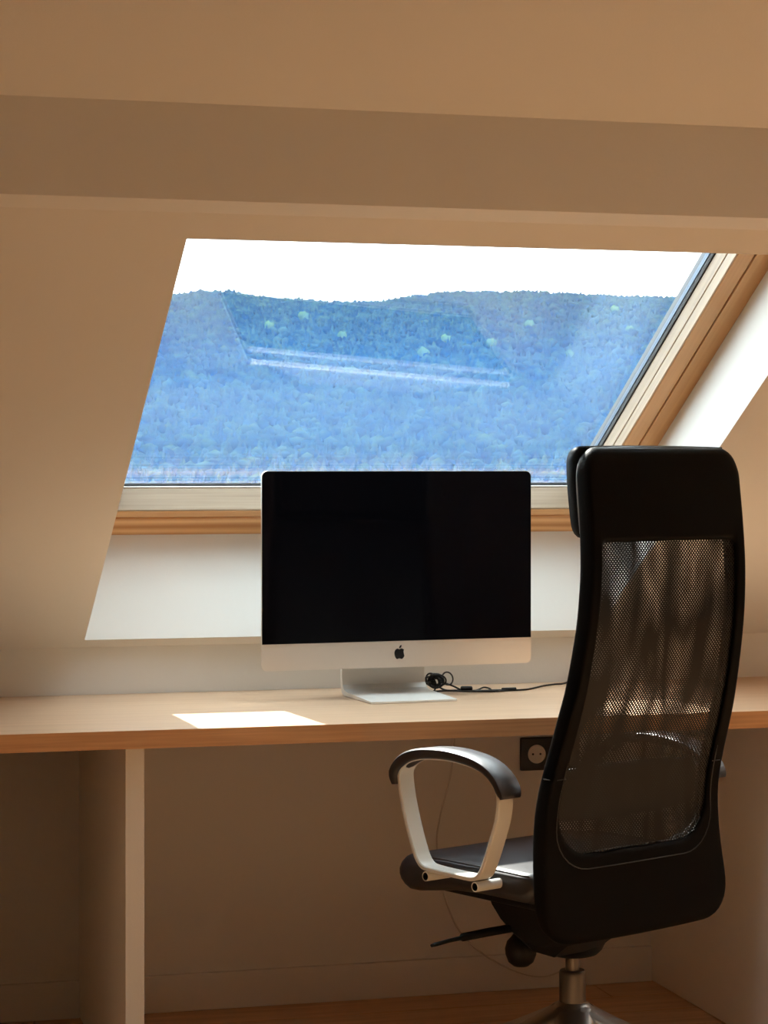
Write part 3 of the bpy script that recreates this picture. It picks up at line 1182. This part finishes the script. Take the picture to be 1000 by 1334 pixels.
cable = tag(empty('power_cable', (1.50, 4.98, .74)), 'tangled black power cable lying on the desk behind the computer stand', 'cable')
r_ = .0021
def cpath(pts):
    return [(x - 1.50, y - 4.98, z - .74) for x, y, z in pts]
zt_ = .7425
tube('wire', cpath(catmull([(1.425, 4.995, zt_ + .004), (1.44, 4.985, zt_ + .008), (1.458, 4.975, zt_ + .016), (1.478, 4.975, zt_ + .022), (1.49, 4.99, zt_ + .012), (1.51, 4.985, zt_),
                            (1.535, 4.97, zt_), (1.56, 4.955, zt_), (1.60, 4.95, zt_), (1.635, 4.95, zt_), (1.665, 4.94, zt_), (1.70, 4.95, zt_), (1.735, 4.985, zt_), (1.765, 5.02, zt_), (1.80, 5.045, zt_), (1.83, 5.06, zt_), (1.87, 5.095, zt_ + .004), (1.90, 5.10, zt_ + .01)], 8)), r_, BLACK_CABLE, cable, False, 8)
tube('wire', cpath(catmull([(1.43, 4.985, zt_), (1.455, 4.965, zt_), (1.48, 4.962, zt_), (1.51, 4.97, zt_), (1.55, 4.945, zt_), (1.585, 4.93, zt_), (1.61, 4.925, zt_), (1.64, 4.935, zt_), (1.66, 4.94, zt_)], 8)), r_, BLACK_CABLE, cable, False, 8)
tube('wire', cpath(catmull([(1.505, 4.975, zt_ + .018), (1.525, 4.965, zt_ + .010), (1.545, 4.96, zt_ + .001), (1.575, 4.955, zt_), (1.598, 4.962, zt_ + .006), (1.612, 4.955, zt_ + .002), (1.60, 4.945, zt_), (1.57, 4.945, zt_)], 8)), r_, BLACK_CABLE, cable, False, 8)
rr_ = random.Random(3)
for k in range(9):
    a = rr_.uniform(0, PI)
    cx, cz_ = 1.482 + rr_.uniform(-.006, .008), zt_ + .020 + rr_.uniform(-.002, .006)
    R1, R2 = rr_.uniform(.011, .019), rr_.uniform(.008, .014)
    dy = rr_.uniform(-.012, .012)
    tl_ = rr_.uniform(-.8, .8)
    pts = []
    for q in range(28):
        t = 2 * PI * q / 28
        x, z = R1 * math.cos(t), R2 * math.sin(t)
        pts.append((cx + x * math.cos(a) - z * math.sin(a), 4.975 + dy + .010 * math.sin(t + tl_), max(zt_, cz_ + x * math.sin(a) + z * math.cos(a))))
    tube('wire', cpath(pts), r_, BLACK_CABLE, cable, True, 8)
for R1, cx, cz_ in ((.013, 1.512, zt_ + .028), (.016, 1.468, zt_ + .015)):
    pts = [(cx + R1 * math.cos(t), 4.972 + .006 * math.sin(t), max(zt_, cz_ + R1 * 1.1 * math.sin(t))) for t in np.linspace(0, 2 * PI, 28, endpoint=False)]
    tube('wire', cpath(pts), r_ * .9, BLACK_CABLE, cable, True, 8)
fer = lathe('cable_clip', [(.004, -.014), (.0062, -.0125), (.0066, -.010), (.0066, .010), (.0062, .0125), (.004, .014)], BLACK_PLASTIC, cable, 20)
fer.rotation_euler = (0, PI / 2, math.radians(-12))
fer.location = cpath([(1.553, 4.955, .7468)])[0]
fer2 = lathe('cable_tie', [(.003, -.018), (.0042, -.017), (.0042, .017), (.003, .018)], BLACK_PLASTIC, cable, 16)
fer2.rotation_euler = (0, PI / 2, math.radians(4))
fer2.location = cpath([(1.652, 4.940, .7447)])[0]

# ------------------------------------------------------------------ hillside beyond the window
ridge_px = [(60, 392), (150, 384), (230, 381), (260, 377), (300, 376), (330, 383), (360, 386), (400, 388), (430, 391), (490, 391), (530, 384), (560, 380), (600, 377), (650, 378), (700, 377), (760, 381), (800, 383), (850, 384), (890, 386), (1000, 392), (1200, 400)]
TH = math.radians(15.28)
rt = np.array([[math.degrees(TH + math.atan((x - 500) / 2900)), (607.8 - y) / 2900 / math.sqrt(1 + ((x - 500) / 2900) ** 2)] for x, y in ridge_px])
# heights as a function of bearing, continued as gentle rolling hills to both sides
Y0, Y1 = 800.0, 2000.0


def ridge_tan(b):
    e = np.interp(b, rt[:, 0], rt[:, 1])
    return np.where(b < rt[0, 0], rt[0, 1] + .006 * np.sin((b - rt[0, 0]) * .35), np.where(b > rt[-1, 0], rt[-1, 1] + .006 * np.sin((b - rt[-1, 0]) * .3), e))


def ground(bear, dist):
    top = ridge_tan(bear) * Y1 - 6.0
    t = np.clip((dist - Y0) / (Y1 - Y0), 0, 1)
    s = t + 0.10 * np.sin(2 * PI * t) * -0.5
    z = -9.0 + (top + 9.0) * s
    z = np.where(dist < Y0, -9.0 - 16 * np.sin(np.clip((Y0 - dist) / (Y0 - 40), 0, 1) * PI / 2), z)
    z = np.where(dist > Y1, top - (dist - Y1) * .10, z)
    return z + 1.265


bears = np.linspace(-35, 65, 160)
dists = np.concatenate([np.linspace(12, Y0, 14)[:-1], np.linspace(Y0, 2300, 44)])
B_, D_ = np.meshgrid(bears, dists)
Z_ = ground(B_, D_)
Xg, Yg = D_ * np.sin(np.radians(B_)), D_ * np.cos(np.radians(B_))
nv, nh = B_.shape
verts = np.stack([Xg, Yg, Z_], -1).reshape(-1, 3)
faces = [(j * nh + i, j * nh + i + 1, (j + 1) * nh + i + 1, (j + 1) * nh + i) for j in range(nv - 1) for i in range(nh - 1)]
GROUND, *_ = material('forest_floor', (0.010, 0.022, 0.010), 1.0, 0, 0.0)
hill = struct(mk('hillside', verts, faces, GROUND, None, True))


def tree_material(name, c1, c2):
    m, n, l, b = material(name, c1, 1.0, 0, 0.0)
    noise_tint(n, l, b, c1, c2, 0.085, (1, 1, 1), 5, 0.40, 0.66)
    return m


CONIFER = tree_material('conifer_foliage', (0.003, 0.009, 0.005), (0.034, 0.058, 0.019))
LEAFY = tree_material('spring_foliage', (0.05, 0.10, 0.022), (0.10, 0.16, 0.04))
BARK, *_ = material('bark', (0.06, 0.045, 0.03), 0.9)


def conifer_unit(seg=6):
    v, f = [], []
    for k, (r, z0, z1) in enumerate(((1.0, 0.08, 0.62), (0.72, 0.36, 0.84), (0.42, 0.62, 1.0))):
        b = len(v)
        for q in range(seg):
            a = 2 * PI * (q + .5 * k) / seg
            v.append((r * math.cos(a), r * math.sin(a), z0))
        v.append((0, 0, z1))
        for q in range(seg):
            f.append((b + q, b + (q + 1) % seg, b + seg))
    return np.array(v), f


def blob_unit(seedk, sub=1):
    bm = bmesh.new()
    bmesh.ops.create_icosphere(bm, subdivisions=sub, radius=1)
    rg = random.Random(seedk)
    ph = [rg.uniform(0, 6) for _ in range(6)]
    v = []
    for w in bm.verts:
        c = w.co
        s = 1 + (.16 if sub == 1 else .34) * math.sin(4 * c.x + ph[0]) * math.sin(4.5 * c.y + ph[1]) + .14 * math.sin(6 * c.z + ph[2]) * math.sin(5 * c.x + ph[3])
        v.append((c.x * s, c.y * s, .5 + .5 * c.z * s * .95))
    f = [tuple(w.index for w in fc.verts) for fc in bm.faces]
    bm.free()
    return np.array(v), f


def scatter(n, b0, b1, d0, d1):
    b = RNG.uniform(b0, b1, n)
    d = np.sqrt(RNG.uniform(d0 ** 2, d1 ** 2, n))
    return b, d, ground(b, d)


def forest(name, units, n, hrange, wr, mat, d0, d1):
    b, d, z = scatter(n, -6, 36, d0, d1)
    AV, AF = [], []
    off = 0
    for i in range(n):
        uv, uf = units[i % len(units)]
        h = RNG.uniform(*hrange)
        w = h * RNG.uniform(*wr)
        a = RNG.uniform(0, 2 * PI)
        ca, sa = math.cos(a), math.sin(a)
        x = (uv[:, 0] * ca - uv[:, 1] * sa) * w + d[i] * math.sin(math.radians(b[i]))
        y = (uv[:, 0] * sa + uv[:, 1] * ca) * w + d[i] * math.cos(math.radians(b[i]))
        AV.append(np.stack([x, y, uv[:, 2] * h + z[i] - .4], -1))
        AF += [tuple(k + off for k in q) for q in uf]
        off += len(uv)
    o = mk(name, np.concatenate(AV), AF, mat, None, True)
    o['kind'] = 'stuff'
    return o


cu = [conifer_unit(6)]
lu = [blob_unit(k) for k in range(4)]
fo = forest('conifer_forest', cu, 22000, (4.5, 8), (.26, .38), CONIFER, 330, 2020)
tag(fo, 'dense dark conifer forest covering the hazy hillside outside the window', 'forest')
fo2 = forest('broadleaf_forest', lu, 14000, (4.0, 6.6), (.5, .68), CONIFER, 330, 2010)
tag(fo2, 'rounded dull green broadleaf trees filling gaps in the hillside forest', 'forest')

# a few paler crowns that stand out one by one
crowns = []
for k in range(4):
    uv, uf = blob_unit(20 + k, 2)
    me = bpy.data.meshes.new('crown')
    me.from_pydata([tuple(p) for p in uv], [], uf)
    me.materials.append(LEAFY)
    me.polygons.foreach_set('use_smooth', [True] * len(me.polygons))
    crowns.append(me)
pale_px = sorted([(580, 437), (640, 442), (742, 455), (446, 432), (800, 400), (690, 418), (552, 455), (395, 408), (820, 425), (350, 420)])
ORDER = ['leftmost', 'second from the left', 'third from the left', 'fourth from the left', 'fifth from the left',
         'fifth from the right', 'fourth from the right', 'third from the right', 'second from the right', 'rightmost']
for i, (px, py) in enumerate(pale_px):
    bb = math.degrees(TH + math.atan((px - 500) / 2900))
    el = (607.8 - py) / 2900
    lo, hi = 600.0, 2000.0
    for _ in range(40):
        mid = (lo + hi) / 2
        if (float(ground(np.array(bb), np.array(mid))) + 7 - 1.265) / mid < el:
            lo = mid
        else:
            hi = mid
    d = lo
    t = tag(empty('broadleaf_tree', (d * math.sin(math.radians(bb)), d * math.cos(math.radians(bb)), float(ground(np.array(bb), np.array(d))))),
            'pale spring green tree on the hillside, ' + ORDER[i] + ' of the ten', 'tree', 'pale trees on the hillside')
    s = random.uniform(2.6, 3.8)
    c = bpy.data.objects.new('crown', crowns[i % 4])
    COL.objects.link(c)
    c.parent = t
    c.location = (0, 0, 1.5)
    c.scale = (s, s, s * 1.9)
    tr_ = lathe('trunk', [(.30, -.5), (.22, 3.0)], BARK, t, 8)

# summer haze lying over the valley
HAZE = bpy.data.materials.new('valley_haze')
HAZE.use_nodes = True
hn, hl = HAZE.node_tree.nodes, HAZE.node_tree.links
hn.clear()
ho = hn.new('ShaderNodeOutputMaterial')
hs = hn.new('ShaderNodeVolumeScatter')
hs.inputs['Color'].default_value = (0.03, 0.29, 0.94, 1)
hs.inputs['Density'].default_value = 0.00042
hl.new(hs.outputs[0], ho.inputs['Volume'])
haze = box('valley_haze', -260, 620, 45, 560, -60, 30, HAZE)
haze['kind'] = 'stuff'
tag(haze, 'thin blue summer haze hanging in the valley before the hillside', 'haze')
